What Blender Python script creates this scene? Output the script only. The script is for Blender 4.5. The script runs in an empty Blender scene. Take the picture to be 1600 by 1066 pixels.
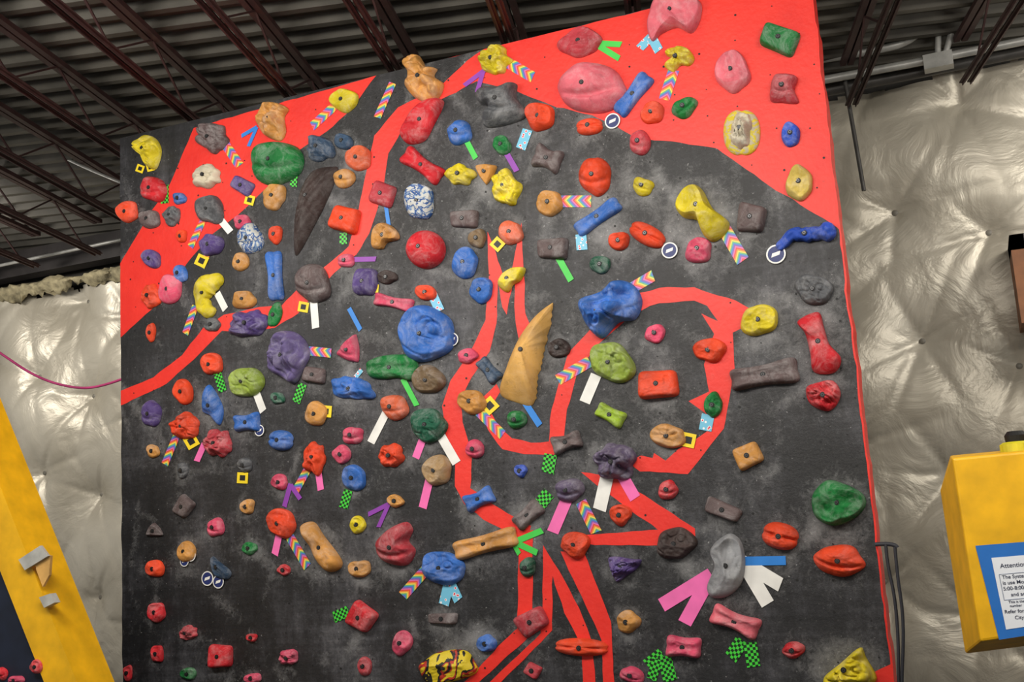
import bpy, math, random
import numpy as np
from mathutils import Matrix, Vector, noise
random.seed(7)
scene = bpy.context.scene
try:
    scene.view_settings.view_transform = 'Standard'
    scene.view_settings.look = 'None'
except Exception: pass

# ---------------------------------------------------------------- camera geometry
F = 1750.0
CAM = np.array([0.0, -6.5, 1.7])
Zc = np.array([-658.0, -10008.0, F]); Zc /= np.linalg.norm(Zc)
Xc = np.array([4318.0, -590.0, -F]); Xc -= Xc.dot(Zc) * Zc; Xc /= np.linalg.norm(Xc)
Yc = np.cross(Zc, Xc)
def ray(px, py):
    d = np.array([px - 800.0, py - 533.0, F])
    return d.dot(Xc), d.dot(Yc), d.dot(Zc)
def P(px, py, yp=0.0):
    a, b, c = ray(px, py); t = (yp - CAM[1]) / b
    return Vector((CAM[0] + t * a, yp, CAM[2] + t * c))
cam_d = bpy.data.cameras.new('camera'); cam = bpy.data.objects.new('camera', cam_d)
scene.collection.objects.link(cam)
M = Matrix(((Xc[0], -Xc[1], -Xc[2], CAM[0]), (Yc[0], -Yc[1], -Yc[2], CAM[1]), (Zc[0], -Zc[1], -Zc[2], CAM[2]), (0, 0, 0, 1)))
cam.matrix_world = M
cam_d.lens = F * 36 / 1600; cam_d.sensor_width = 36; cam_d.clip_end = 100
scene.camera = cam

# ---------------------------------------------------------------- materials
def lin(c):
    return tuple(((v / 255) / 12.92 if v / 255 <= .04045 else ((v / 255 + .055) / 1.055) ** 2.4) for v in c) + (1,)
def newmat(name):
    m = bpy.data.materials.new(name); m.use_nodes = True
    nt = m.node_tree; b = nt.nodes['Principled BSDF']
    return m, nt, b
def N(nt, t, **kw):
    n = nt.nodes.new(t)
    for k, v in kw.items(): setattr(n, k, v)
    return n
def ramp(nt, stops, interp='LINEAR'):
    r = N(nt, 'ShaderNodeValToRGB'); cr = r.color_ramp; cr.interpolation = interp
    while len(cr.elements) < len(stops): cr.elements.new(0.5)
    for e, (p, c) in zip(cr.elements, stops): e.position = p; e.color = c
    return r
def noisetex(nt, scale, detail=4, coord='Position', vec=None, dist=0.0, rough=.5):
    n = N(nt, 'ShaderNodeTexNoise'); n.inputs['Scale'].default_value = scale
    n.inputs['Detail'].default_value = detail; n.inputs['Distortion'].default_value = dist
    n.inputs['Roughness'].default_value = rough
    if vec is None:
        g = N(nt, 'ShaderNodeNewGeometry'); vec = g.outputs['Position']
    nt.links.new(vec, n.inputs['Vector'])
    return n
def mix(nt, fac, a, b):
    m = N(nt, 'ShaderNodeMix', data_type='RGBA')
    if isinstance(fac, float): m.inputs[0].default_value = fac
    else: nt.links.new(fac, m.inputs[0])
    for s, v in ((6, a), (7, b)):
        if isinstance(v, tuple): m.inputs[s].default_value = v
        else: nt.links.new(v, m.inputs[s])
    return m.outputs[2]
def mth(nt, op, a, c):
    q = N(nt, 'ShaderNodeMath', operation=op)
    for i, v in enumerate((a, c)):
        if isinstance(v, float): q.inputs[i].default_value = v
        else: nt.links.new(v, q.inputs[i])
    return q.outputs[0]
def bump(nt, b, h, strength=.3, dist=.01):
    bp = N(nt, 'ShaderNodeBump'); bp.inputs['Strength'].default_value = strength; bp.inputs['Distance'].default_value = dist
    nt.links.new(h, bp.inputs['Height']); nt.links.new(bp.outputs[0], b.inputs['Normal'])
def simple(name, col, rough=.5, metal=0.0, var=.25, scale=8, bmp=.1):
    m, nt, b = newmat(name)
    c = lin(col); n = noisetex(nt, scale, 5)
    dk = tuple(v * (1 - var) for v in c[:3]) + (1,); lt = tuple(min(1, v * (1 + var)) for v in c[:3]) + (1,)
    r = ramp(nt, [(.3, dk), (.7, lt)]); nt.links.new(n.outputs[0], r.inputs[0])
    nt.links.new(r.outputs[0], b.inputs['Base Color'])
    b.inputs['Roughness'].default_value = rough; b.inputs['Metallic'].default_value = metal
    if bmp: bump(nt, b, noisetex(nt, scale * 6, 3).outputs[0], bmp, .004)
    return m
def holdmat(name, col, chalk=.6):
    m, nt, b = newmat(name); c = lin(col)
    n1 = noisetex(nt, 5, 4)
    dk = tuple(v * .66 for v in c[:3]) + (1,); lt = tuple(min(1, v * 1.1) for v in c[:3]) + (1,)
    r1 = ramp(nt, [(.32, dk), (.68, lt)]); nt.links.new(n1.outputs[0], r1.inputs[0])
    n2 = noisetex(nt, 8, 9, rough=.8, dist=.8)
    r2 = ramp(nt, [(.46, (0, 0, 0, 1)), (.72, (chalk,) * 3 + (1,))]); nt.links.new(n2.outputs[0], r2.inputs[0])
    pale = tuple(.45 * v + .34 for v in c[:3]) + (1,)
    c1 = mix(nt, r2.outputs[0], r1.outputs[0], pale)
    n3 = noisetex(nt, 21, 6, rough=.7)
    r3 = ramp(nt, [(.28, (.55, .55, .55, 1)), (.42, (0, 0, 0, 1))]); nt.links.new(n3.outputs[0], r3.inputs[0])
    col_out = mix(nt, r3.outputs[0], c1, tuple(v * .3 for v in c[:3]) + (1,))
    nt.links.new(col_out, b.inputs['Base Color'])
    b.inputs['Roughness'].default_value = .62; b.inputs['Specular IOR Level'].default_value = .28
    bump(nt, b, noisetex(nt, 60, 6, rough=.75).outputs[0], .45, .008)
    return m
def marble(name, c1, c2, c3, scale=14):
    m, nt, b = newmat(name)
    n = noisetex(nt, scale, 3, dist=1.5)
    r = ramp(nt, [(.0, lin(c1)), (.44, lin(c2)), (.52, lin(c3)), (.58, lin(c1))], 'CONSTANT'); nt.links.new(n.outputs[0], r.inputs[0])
    nt.links.new(r.outputs[0], b.inputs['Base Color']); b.inputs['Roughness'].default_value = .55
    bump(nt, b, noisetex(nt, 70, 5).outputs[0], .3, .008)
    return m
HC = dict(R=(206, 40, 50), P=(220, 80, 112), L=(224, 108, 122), M=(188, 64, 74), O=(230, 74, 38), S=(224, 104, 66), A=(204, 146, 76),
          T=(170, 140, 100), Y=(222, 202, 36), Q=(208, 182, 88), G=(24, 118, 56), D=(30, 88, 66), I=(142, 164, 64), E=(156, 188, 44), B=(56, 110, 194),
          H=(44, 84, 192), U=(56, 78, 104), V=(88, 70, 130), X=(98, 86, 114), K=(86, 88, 92), W=(100, 86, 86), F=(64, 52, 50), C=(204, 194, 170), Z=(142, 144, 148), J=(122, 102, 78),
          a=(214, 166, 92), v=(100, 88, 134))
HM = {k: holdmat('hold_resin_' + k, v, .25 if k in 'FaO' else .64) for k, v in HC.items()}
HM['b'] = marble('hold_marbled_blue_white', (190, 192, 190), (44, 80, 140), (116, 142, 176), 15)
HM['y'] = marble('hold_marbled_yellow_black', (214, 190, 36), (30, 28, 26), (180, 50, 34), 5)
HM['c'] = marble('hold_marbled_cream_yellow', (190, 180, 150), (206, 188, 50), (212, 196, 70), 12)
M_BLACK = simple('bolt_recess_black', (12, 12, 13), .6, var=.1, bmp=0)
M_STEEL = simple('bolt_steel', (90, 90, 92), .4, .9, var=.1, bmp=0)

def wallmat():
    m, nt, b = newmat('black_wall_paint')
    g = N(nt, 'ShaderNodeNewGeometry')
    mp = N(nt, 'ShaderNodeMapping'); mp.inputs['Scale'].default_value = (1, 1, .3); nt.links.new(g.outputs['Position'], mp.inputs[0])
    n1 = noisetex(nt, 1.4, 5, rough=.6)
    n2 = noisetex(nt, 7, 8, vec=mp.outputs[0], rough=.78)
    n3 = noisetex(nt, 34, 6, rough=.8)
    mp2 = N(nt, 'ShaderNodeMapping'); mp2.inputs['Scale'].default_value = (.3, 1, 6); nt.links.new(g.outputs['Position'], mp2.inputs[0])
    n4 = noisetex(nt, 4, 5, vec=mp2.outputs[0], rough=.7)
    s = mth(nt, 'ADD', mth(nt, 'MULTIPLY', n1.outputs[0], .42), mth(nt, 'MULTIPLY', n2.outputs[0], .30))
    s = mth(nt, 'ADD', s, mth(nt, 'MULTIPLY', n3.outputs[0], .16)); s = mth(nt, 'ADD', s, mth(nt, 'MULTIPLY', n4.outputs[0], .14))
    r = ramp(nt, [(.44, lin((15, 15, 17))), (.51, lin((30, 30, 33))), (.57, lin((56, 56, 60))), (.64, lin((92, 92, 96)))]); nt.links.new(s, r.inputs[0])
    # chalk dust gathered around the holds (mesh attribute) broken up with noise
    at = N(nt, 'ShaderNodeAttribute'); at.attribute_name = 'chalk'
    n5 = noisetex(nt, 18, 10, rough=.9, dist=.5)
    ca = mth(nt, 'ADD', mth(nt, 'MULTIPLY', at.outputs['Fac'], .40), n5.outputs[0])
    r5 = ramp(nt, [(.58, (0, 0, 0, 1)), (.94, (.6, .6, .6, 1))]); nt.links.new(ca, r5.inputs[0])
    c = mix(nt, r5.outputs[0], r.outputs[0], lin((156, 156, 157)))
    # sparse bright chalk flecks
    n7 = noisetex(nt, 48, 3); fl = mth(nt, 'ADD', mth(nt, 'MULTIPLY', at.outputs['Fac'], .08), n7.outputs[0])
    r7 = ramp(nt, [(.69, (0, 0, 0, 1)), (.77, (.6, .6, .6, 1))]); nt.links.new(fl, r7.inputs[0])
    c = mix(nt, r7.outputs[0], c, lin((170, 170, 170)))
    nt.links.new(c, b.inputs['Base Color']); b.inputs['Roughness'].default_value = .5
    bump(nt, b, n3.outputs[0], .35, .01)
    return m
def redmat():
    m, nt, b = newmat('red_wall_paint')
    n1 = noisetex(nt, 2.2, 6, rough=.65)
    r = ramp(nt, [(.3, lin((214, 34, 26))), (.7, lin((236, 52, 38)))]); nt.links.new(n1.outputs[0], r.inputs[0])
    n5 = noisetex(nt, 14, 8, rough=.8); r5 = ramp(nt, [(.60, (0, 0, 0, 1)), (.8, (.4, .4, .4, 1))]); nt.links.new(n5.outputs[0], r5.inputs[0])
    c = mix(nt, r5.outputs[0], r.outputs[0], lin((206, 120, 110)))
    n6 = noisetex(nt, 9, 7, rough=.75); r6 = ramp(nt, [(.26, (.55, .55, .55, 1)), (.38, (0, 0, 0, 1))]); nt.links.new(n6.outputs[0], r6.inputs[0])
    c = mix(nt, r6.outputs[0], c, lin((150, 30, 28)))
    nt.links.new(c, b.inputs['Base Color']); b.inputs['Roughness'].default_value = .5
    bump(nt, b, noisetex(nt, 30, 6).outputs[0], .25, .008)
    return m
M_WALL = wallmat(); M_RED = redmat()

# ---------------------------------------------------------------- helpers
def mkobj(name, verts, faces, mats, fmat=None, smooth=False, parent=None, loc=None):
    me = bpy.data.meshes.new(name)
    if loc is not None:
        verts = [(v[0] - loc[0], v[1] - loc[1], v[2] - loc[2]) for v in verts]
    me.from_pydata([tuple(v) for v in verts], [], faces)
    for m in mats: me.materials.append(m)
    if fmat: me.polygons.foreach_set('material_index', fmat)
    if smooth: me.polygons.foreach_set('use_smooth', [True] * len(me.polygons))
    me.update()
    o = bpy.data.objects.new(name, me); scene.collection.objects.link(o)
    if loc is not None: o.location = loc
    if parent: o.parent = parent
    return o
def empty(name, loc=(0, 0, 0)):
    e = bpy.data.objects.new(name, None); scene.collection.objects.link(e); e.location = loc; e.empty_display_size = .1
    return e
def boxv(x0, x1, y0, y1, z0, z1):
    v = [(x, y, z) for x in (x0, x1) for y in (y0, y1) for z in (z0, z1)]
    f = [(0, 1, 3, 2), (4, 6, 7, 5), (0, 4, 5, 1), (2, 3, 7, 6), (0, 2, 6, 4), (1, 5, 7, 3)]
    return v, f
def box(name, x0, x1, y0, y1, z0, z1, mat, parent=None):
    v, f = boxv(x0, x1, y0, y1, z0, z1)
    return mkobj(name, v, f, [mat], parent=parent)
def tube(name, pts, r, mat, parent=None, order=3, poly=False):
    cu = bpy.data.curves.new(name, 'CURVE'); cu.dimensions = '3D'; cu.bevel_depth = r; cu.bevel_resolution = 3
    sp = cu.splines.new('POLY' if poly else 'NURBS'); sp.points.add(len(pts) - 1)
    for q, p in zip(sp.points, pts): q.co = (p[0], p[1], p[2], 1)
    if not poly: sp.use_endpoint_u = True; sp.order_u = order
    cu.use_fill_caps = True
    cu.materials.append(mat)
    o = bpy.data.objects.new(name, cu); scene.collection.objects.link(o)
    if parent: o.parent = parent
    return o

# ---------------------------------------------------------------- climbing wall
TOPZ = 4.92
XL = (P(188, 215).x + P(191, 1066).x) / 2
XR = (P(1270, 0).x + P(1397, 1066).x) / 2
wall_parent = empty('climbing_wall', (0, 0, 0))
n = 90; TH = .2
vv = []; ff = []; fm = []
def wob(z): return .012 * noise.noise(Vector((0, 0, z * 5))) + .006 * noise.noise(Vector((0, 4, z * 14)))
def wobl(z): return .012 * noise.noise(Vector((3, 0, z * 5)))
for i in range(n + 1):
    z = TOPZ * i / n
    wr = XR + wob(z); wl = XL + wobl(z)
    vv += [(wl, 0, z), (wr, 0, z), (wr, TH, z), (wl, TH, z)]
for i in range(n):
    a = 4 * i; b = a + 4
    ff += [(a, a + 1, b + 1, b), (a + 1, a + 2, b + 2, b + 1), (a + 2, a + 3, b + 3, b + 2), (a + 3, a, b, b + 3)]; fm += [0, 1, 2, 0]
ff += [(0, 3, 2, 1), (4 * n, 4 * n + 1, 4 * n + 2, 4 * n + 3)]; fm += [0, 1]
M_PLY = simple('plywood', (150, 116, 78), .7)
mkobj('panel', vv, ff, [M_WALL, M_RED, M_PLY], fm, parent=wall_parent)
RED = [
 [(303, 200), (588, 118), (548, 172), (510, 206), (463, 238), (420, 290), (372, 336), (332, 366), (300, 402), (243, 478), (188, 528), (188, 412), (238, 328), (262, 295)],
 [(188, 611), (240, 590), (285, 555), (318, 512), (350, 492), (405, 480), (440, 478), (470, 445), (510, 415), (545, 385), (558, 340), (568, 290), (585, 212), (622, 168), (690, 133), (730, 95), (756, 76), (830, 56), (800, 133), (745, 127), (690, 155), (628, 203), (607, 240), (598, 300), (577, 365), (557, 398), (522, 427), (466, 490), (430, 512), (385, 517), (347, 517), (303, 562), (260, 600), (188, 634)],
 [(756, 76), 'T1', 'T2', (1320, 362), (1250, 320), (1190, 282), (1120, 232), (1050, 221), (995, 217), (960, 195), (925, 180), (870, 168), (800, 140), (745, 127)],
 [(762, 362), (775, 395), (793, 452), (805, 395), (815, 348), (819, 430), (821, 490), (832, 522), (815, 548), (806, 505), (803, 430), (792, 492), (785, 480), (778, 440), (776, 505), (765, 550), (737, 590), (719, 625), (723, 660), (738, 710), (735, 763), (770, 788), (830, 822), (822, 847), (755, 812), (725, 787), (711, 760), (711, 712), (697, 680), (691, 635), (704, 595), (735, 550), (759, 500), (764, 440)],
 [(858, 690), (862, 640), (888, 552), (925, 512), (985, 462), (1030, 450), (1085, 449), (1150, 470), (1192, 495), (1145, 520), (1148, 575), (1131, 670), (1075, 741), (1000, 737), (980, 722), (1002, 712), (1020, 716), (1022, 708), (1040, 720), (1060, 702), (1082, 690), (1108, 672), (1110, 652), (1076, 627), (1108, 612), (1100, 570), (1116, 522), (1096, 490), (1122, 502), (1105, 478), (1085, 470), (1030, 474), (990, 490), (935, 538), (905, 575), (886, 640), (881, 690), (865, 712), (820, 710), (785, 702), (763, 672), (745, 630), (776, 600), (782, 612), (765, 640), (780, 668), (800, 685), (830, 692)],
 [(908, 738), (962, 745), (1086, 826), (1087, 849), (1040, 852), (930, 852), (900, 850), (912, 836), (1028, 828), (975, 790), (932, 758)],
 [(812, 835), (833, 828), (832, 950), (836, 990), (808, 990)],
 [(849, 852), (874, 892), (905, 950), (924, 1000), (932, 1080), (912, 1080), (909, 1008), (882, 958), (864, 900), (863, 985), (775, 1075), (753, 1078), (845, 990), (848, 950)],
 [(806, 984), (838, 972), (838, 984), (740, 1075), (712, 1080)],
 [(876, 862), (912, 862), (935, 920), (955, 972), (961, 1080), (943, 1080), (940, 1000), (928, 972), (903, 920)],
 [(1356, 1056), (1392, 1038), (1398, 1090), (1350, 1090)],
]
for k, pl in enumerate(RED):
    pts = []
    off = -.0014 - .0002 * k
    for q in pl:
        if q == 'T1': pts.append(Vector((P(700, 84).x, 0, TOPZ - .001)))
        elif q == 'T2': pts.append(Vector((XR + .05, 0, TOPZ - .001)))
        else: pts.append(P(*q))
    out = []
    for i, a in enumerate(pts):
        b = pts[(i + 1) % len(pts)]; L = (b - a).length; m_ = max(1, int(L / .05))
        for s in range(m_):
            p = a.lerp(b, s / m_)
            if s:
                p += Vector((noise.noise(p * 9 + Vector((k, 0, 0))), 0, noise.noise(p * 9 + Vector((0, k, 5))))) * .008
            x = min(max(p.x, XL - .003), XR + wob(p.z) + .001); z = min(p.z, TOPZ)
            out.append((x, off, z))
    area = sum(out[i][0] * out[(i + 1) % len(out)][2] - out[(i + 1) % len(out)][0] * out[i][2] for i in range(len(out)))
    if area < 0: out.reverse()
    mkobj('red_paint_%d' % (k + 1), out, [tuple(range(len(out)))], [M_RED], parent=wall_parent)
vv = []; ff = []
for i in range(n + 1):
    z = TOPZ * i / n; vv += [(XR + wob(z) - .008 + .006 * noise.noise(Vector((9, 0, z * 11))), -.004, z), (XR + wob(z) + .002, -.004, z)]
for i in range(n): ff.append((2 * i, 2 * i + 1, 2 * i + 3, 2 * i + 2))
mkobj('red_edge_strip', vv, ff, [M_RED], parent=wall_parent)
# t-nut holes
vv = []; ff = []
zz = .15
while zz < TOPZ - .05:
    xx = XL + .12
    while xx < XR - .05:
        cx = xx + random.uniform(-.04, .04); cz = zz + random.uniform(-.04, .04); r = random.choice([.004, .005, .007])
        b0 = len(vv)
        for s in range(8): vv.append((cx + r * math.cos(s * math.pi / 4), -.0044, cz + r * math.sin(s * math.pi / 4)))
        ff.append(tuple(range(b0, b0 + 8)))
        xx += .21
    zz += .2
mkobj('bolt_holes', vv, ff, [M_BLACK], parent=wall_parent)
for i in range(9):
    x = XL + .1 + i * (XR - XL - .25) / 8
    box('stud_%d' % (i + 1), x, x + .05, TH, TH + .1, 0, TOPZ, M_PLY, wall_parent)

# ---------------------------------------------------------------- climbing holds
CH = []
def sg(v, p): return math.copysign(abs(v) ** p, v)
def catmull(pts, closed=True, sub=6):
    out = []; n = len(pts)
    rng = n if closed else n - 1
    for i in range(rng):
        g = lambda k: pts[k % n] if closed else pts[min(max(k, 0), n - 1)]
        p0, p1, p2, p3 = g(i - 1), g(i), g(i + 1), g(i + 2)
        for s in range(sub):
            t = s / sub
            out.append(tuple(.5 * ((2 * p1[k]) + (-p0[k] + p2[k]) * t + (2 * p0[k] - 5 * p1[k] + 4 * p2[k] - p3[k]) * t * t + (-p0[k] + 3 * p1[k] - 3 * p2[k] + p3[k]) * t ** 3) for k in range(len(p1))))
    if not closed: out.append(tuple(pts[-1]))
    return out
def bolt(verts, faces, fm, cx, cz, h):
    r1 = .015
    for (r, y0, y1, m, ns) in ((r1, h - .01, h + .003, 1, 16), (.009, h + .002, h + .006, 2, 12), (.0052, h + .005, h + .0066, 1, 6)):
        b0 = len(verts)
        for s in range(ns):
            a = 2 * math.pi * s / ns
            verts.append((cx + r * math.cos(a), -y0, cz + r * math.sin(a)))
        for s in range(ns):
            a = 2 * math.pi * s / ns
            verts.append((cx + r * math.cos(a), -y1, cz + r * math.sin(a)))
        for s in range(ns):
            t = (s + 1) % ns
            faces.append((b0 + s, b0 + t, b0 + ns + t, b0 + ns + s)); fm.append(m)
        faces.append(tuple(b0 + ns + s for s in range(ns))); fm.append(m)
KN = dict(dome='rounded_climbing_hold', face='carved_climbing_hold', ball='ball_climbing_hold', slug='split_climbing_hold', pinch='pinch_climbing_hold', bar='block_climbing_hold',
          lump='lumpy_climbing_hold', jug='jug_climbing_hold', tri='wedge_climbing_hold', tooth='tooth_climbing_hold', fin='fin_climbing_hold')
seedc = [0]
def hold(kind, col, x, y, w=40, h=40, ang=0, H=None, poly=None, nobolt=False, name=None):
    seedc[0] += 1; sd = seedc[0] * 3.17; rnd = random.Random(seedc[0])
    a = math.radians(ang); ca, sa = math.cos(a), math.sin(a)
    out = []
    if poly:
        ar = sum(poly[i][0] * poly[(i + 1) % len(poly)][1] - poly[(i + 1) % len(poly)][0] * poly[i][1] for i in range(len(poly)))
        if ar < 0: poly = poly[::-1]
        pp = catmull(poly, True, 10)
        xs = [p[0] for p in pp]; ys = [p[1] for p in pp]
        w = max(xs) - min(xs); h = max(ys) - min(ys)
        for jj, p in enumerate(pp):
            q = p
            if kind == 'tooth':   # saw-tooth edge along the right hand side
                a_ = pp[jj - 1]; b_ = pp[(jj + 1) % len(pp)]; tx, ty = b_[0] - a_[0], b_[1] - a_[1]; L_ = math.hypot(tx, ty) + 1e-6
                nx_, ny_ = ty / L_, -tx / L_
                if nx_ > .8 and min(ys) + 14 < p[1] < max(ys) - 12:
                    s_ = 3.6 * (((p[1] / 9.0) % 1) - .3); q = (p[0] + nx_ * s_, p[1] + ny_ * s_)
            out.append((q[0] - x, q[1] - y, (p[0] - x) / (w / 2), (p[1] - y) / (h / 2)))
    else:
        NS = 44 if min(w, h) < 40 else 84
        k_ = 1.06 if kind in ('dome', 'lump', 'face') else 1.0
        for j in range(NS):
            th = 2 * math.pi * j / NS; c, s = math.cos(th), math.sin(th)
            if kind == 'pinch':
                u = sg(c, .5); v = sg(s, .5) * (.62 + .38 * u * u); u *= 1 - .08 * (1 - abs(v))
                v *= 1 + .08 * math.sin(sd + 2.2 * u)
            elif kind == 'bar':
                u = sg(c, .36); v = sg(s, .36) * (1 + .1 * u * math.sin(sd)) * (1 - .07 * (1 - u * u)); u *= 1 + .06 * v * math.cos(sd * 2)
            elif kind == 'tri':
                r = 1 / (max(math.cos((th - math.pi / 2 + math.pi / 3) % (2 * math.pi / 3) - math.pi / 3), .5)) ** .7 * .82; u, v = c * r, s * r
            elif kind == 'ball': u, v = c, s
            elif kind == 'slug':
                u, v = sg(c, .9), sg(s, .8); u *= 1 - .06 * math.exp(-(v / .15) ** 2)
            else:
                amp = .2 if kind == 'lump' else .17
                fq = 1.7 if kind == 'lump' else 1.0
                r = 1 + amp * noise.noise(Vector((c * fq + sd, s * fq, sd * .7))) * 1.6
                if kind == 'lump': r += .05 * noise.noise(Vector((c * 4 + sd, s * 4, sd)))
                pw = .97 + .08 * math.sin(sd * 2)
                u, v = sg(c, pw) * r, sg(s, pw) * r
            du, dv = u * w / 2 * k_, v * h / 2 * k_
            out.append((ca * du - sa * dv, sa * du + ca * dv, u, v))
    md = min(w, h)
    CH.append((x, y, (w + h) / 4 * .0042, rnd.random()))
    if H is None:
        H = md * .0042 * .5 * {'ball': .95, 'bar': .72, 'pinch': .95, 'slug': .8, 'jug': .85, 'tooth': .7, 'fin': .7}.get(kind, .88) + .006
        H = min(H, .16)
    b = P(x, y, -.45 * H); bx = P(x + 1, y, -.45 * H) - b; by = P(x, y + 1, -.45 * H) - b
    verts = []; faces = []; fm = []
    no = len(out)
    NR = 13 if md < 40 else 26
    TS = [1 - (1 - i / NR) ** 1.35 for i in range(NR)] + [1.0]
    TS[-2] = max(TS[-2], .985)
    ph = rnd.uniform(-.5, .5); gv = rnd.uniform(.2, .45); dist = rnd.choice([0, 1, 2, 3, 4]); psi = rnd.uniform(0, 6.28); psi2 = psi + rnd.uniform(1.8, 3.2)
    carved = kind == 'face'
    def hh(t, u, v, gvv):
        if kind == 'bar': e = (1 - t ** 8) ** .6
        elif kind == 'ball': e = math.sqrt(max(0, 1 - t * t))
        elif kind in ('tooth', 'fin'): e = (1 - t ** 1.5) ** .75
        else: e = (1 - t ** 2.8) ** .55
        z = e; k3 = min(1, t * 3)
        if kind == 'pinch':
            z = e * (.62 + .5 * min(1, u * u)) * (1 - .3 * math.exp(-(v / .3) ** 2))
        elif kind == 'bar':
            z = e * (.9 + .22 * (u * math.cos(psi) + v * math.sin(psi)))
        elif kind == 'slug':
            z = e * (1 - .42 * math.exp(-(v / .13) ** 2) * min(1, max(0, abs(u) - .15) * 4))
        elif kind == 'jug':
            z = e * (1 - .45 * math.exp(-((u) / .7) ** 2 - ((v + .45) / .2) ** 2) * k3)
            z *= 1 - .22 * math.exp(-((v - .45 + .5 * u * u) / .09) ** 2) * (1 if abs(u) < .75 else .3)
        elif kind in ('dome', 'tri', 'face'):
            z = e * (1 - gv * gvv * .7)
            if dist != 1 or carved:
                z = min(z, .74 + .5 * (u * math.cos(psi) + v * math.sin(psi)) + .2 * t * t)
                z = min(z, .86 + .6 * (u * math.cos(psi2) + v * math.sin(psi2)) + .2 * t * t)
                z = max(z, .12 * e) if e > 0 else 0
            if not carved:
                if dist == 1: z *= 1 - .25 * math.exp(-((v - .4 + .35 * u * u) / .12) ** 2)
                if dist == 3: z *= 1 - .4 * math.exp(-((u - ph) / .45) ** 2 - ((v + .55) / .25) ** 2)
            else:
                q = noise.noise(Vector((u * 1.5 + sd, v * 1.5, sd * .3)))
                z *= 1 - .2 * math.exp(-(q / .07) ** 2) * k3 * (t < .93)
                z *= 1 - .16 * math.exp(-((math.hypot(u - .35, v + .3) - .22) / .06) ** 2)
        elif kind == 'lump':
            z = e * (.9 + .8 * noise.noise(Vector((u * 1.9 + sd, v * 1.9, sd))) * min(1, t * 2.5))
            z *= 1 - .28 * max(0, 1 - abs(noise.noise(Vector((u * 2.4, v * 2.4 + sd, 2.1)))) * 6) * k3
        elif kind == 'fin':
            z = e * (1 + .07 * math.sin(u * 26) * math.sin(v * 34) * (t < .9))
        if e <= 0: return 0.0
        amp = .05 if kind in ('ball', 'bar') else .14
        z *= 1 + amp * noise.noise(Vector((u * 2.2 + sd, v * 2.2, sd * 1.3))) * k3
        z += .05 * noise.noise(Vector((u * 6, v * 6, sd))) * e * k3
        return z * H
    for i, t in enumerate(TS):
        if i == 0:
            verts.append((0, -hh(0, 0, 0, 0), 0)); continue
        for (du, dv, u, v) in out:
            q = bx * (du * t) + by * (dv * t)
            gvv = dv * t / (md / 2)
            verts.append((q.x, -max(0.0, hh(t, u * t, v * t, max(-1, min(1, gvv)))), q.z))
    for j in range(no): faces.append((0, 1 + (j + 1) % no, 1 + j)); fm.append(0)
    for i in range(len(TS) - 2):
        r0 = 1 + i * no; r1 = r0 + no
        for j in range(no):
            k = (j + 1) % no
            faces.append((r0 + j, r0 + k, r1 + k, r1 + j)); fm.append(0)
    nh = len(faces)
    if not nobolt: bolt(verts, faces, fm, 0, 0, -verts[0][1])
    me = bpy.data.meshes.new('hold'); me.from_pydata(verts, [], faces)
    for m in (HM[col], M_BLACK, M_STEEL): me.materials.append(m)
    me.polygons.foreach_set('material_index', fm)
    me.polygons.foreach_set('use_smooth', [i < nh for i in range(len(faces))])
    o = bpy.data.objects.new(name or KN[kind], me); o.location = (b.x, -.004, b.z); scene.collection.objects.link(o)
    return o
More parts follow.
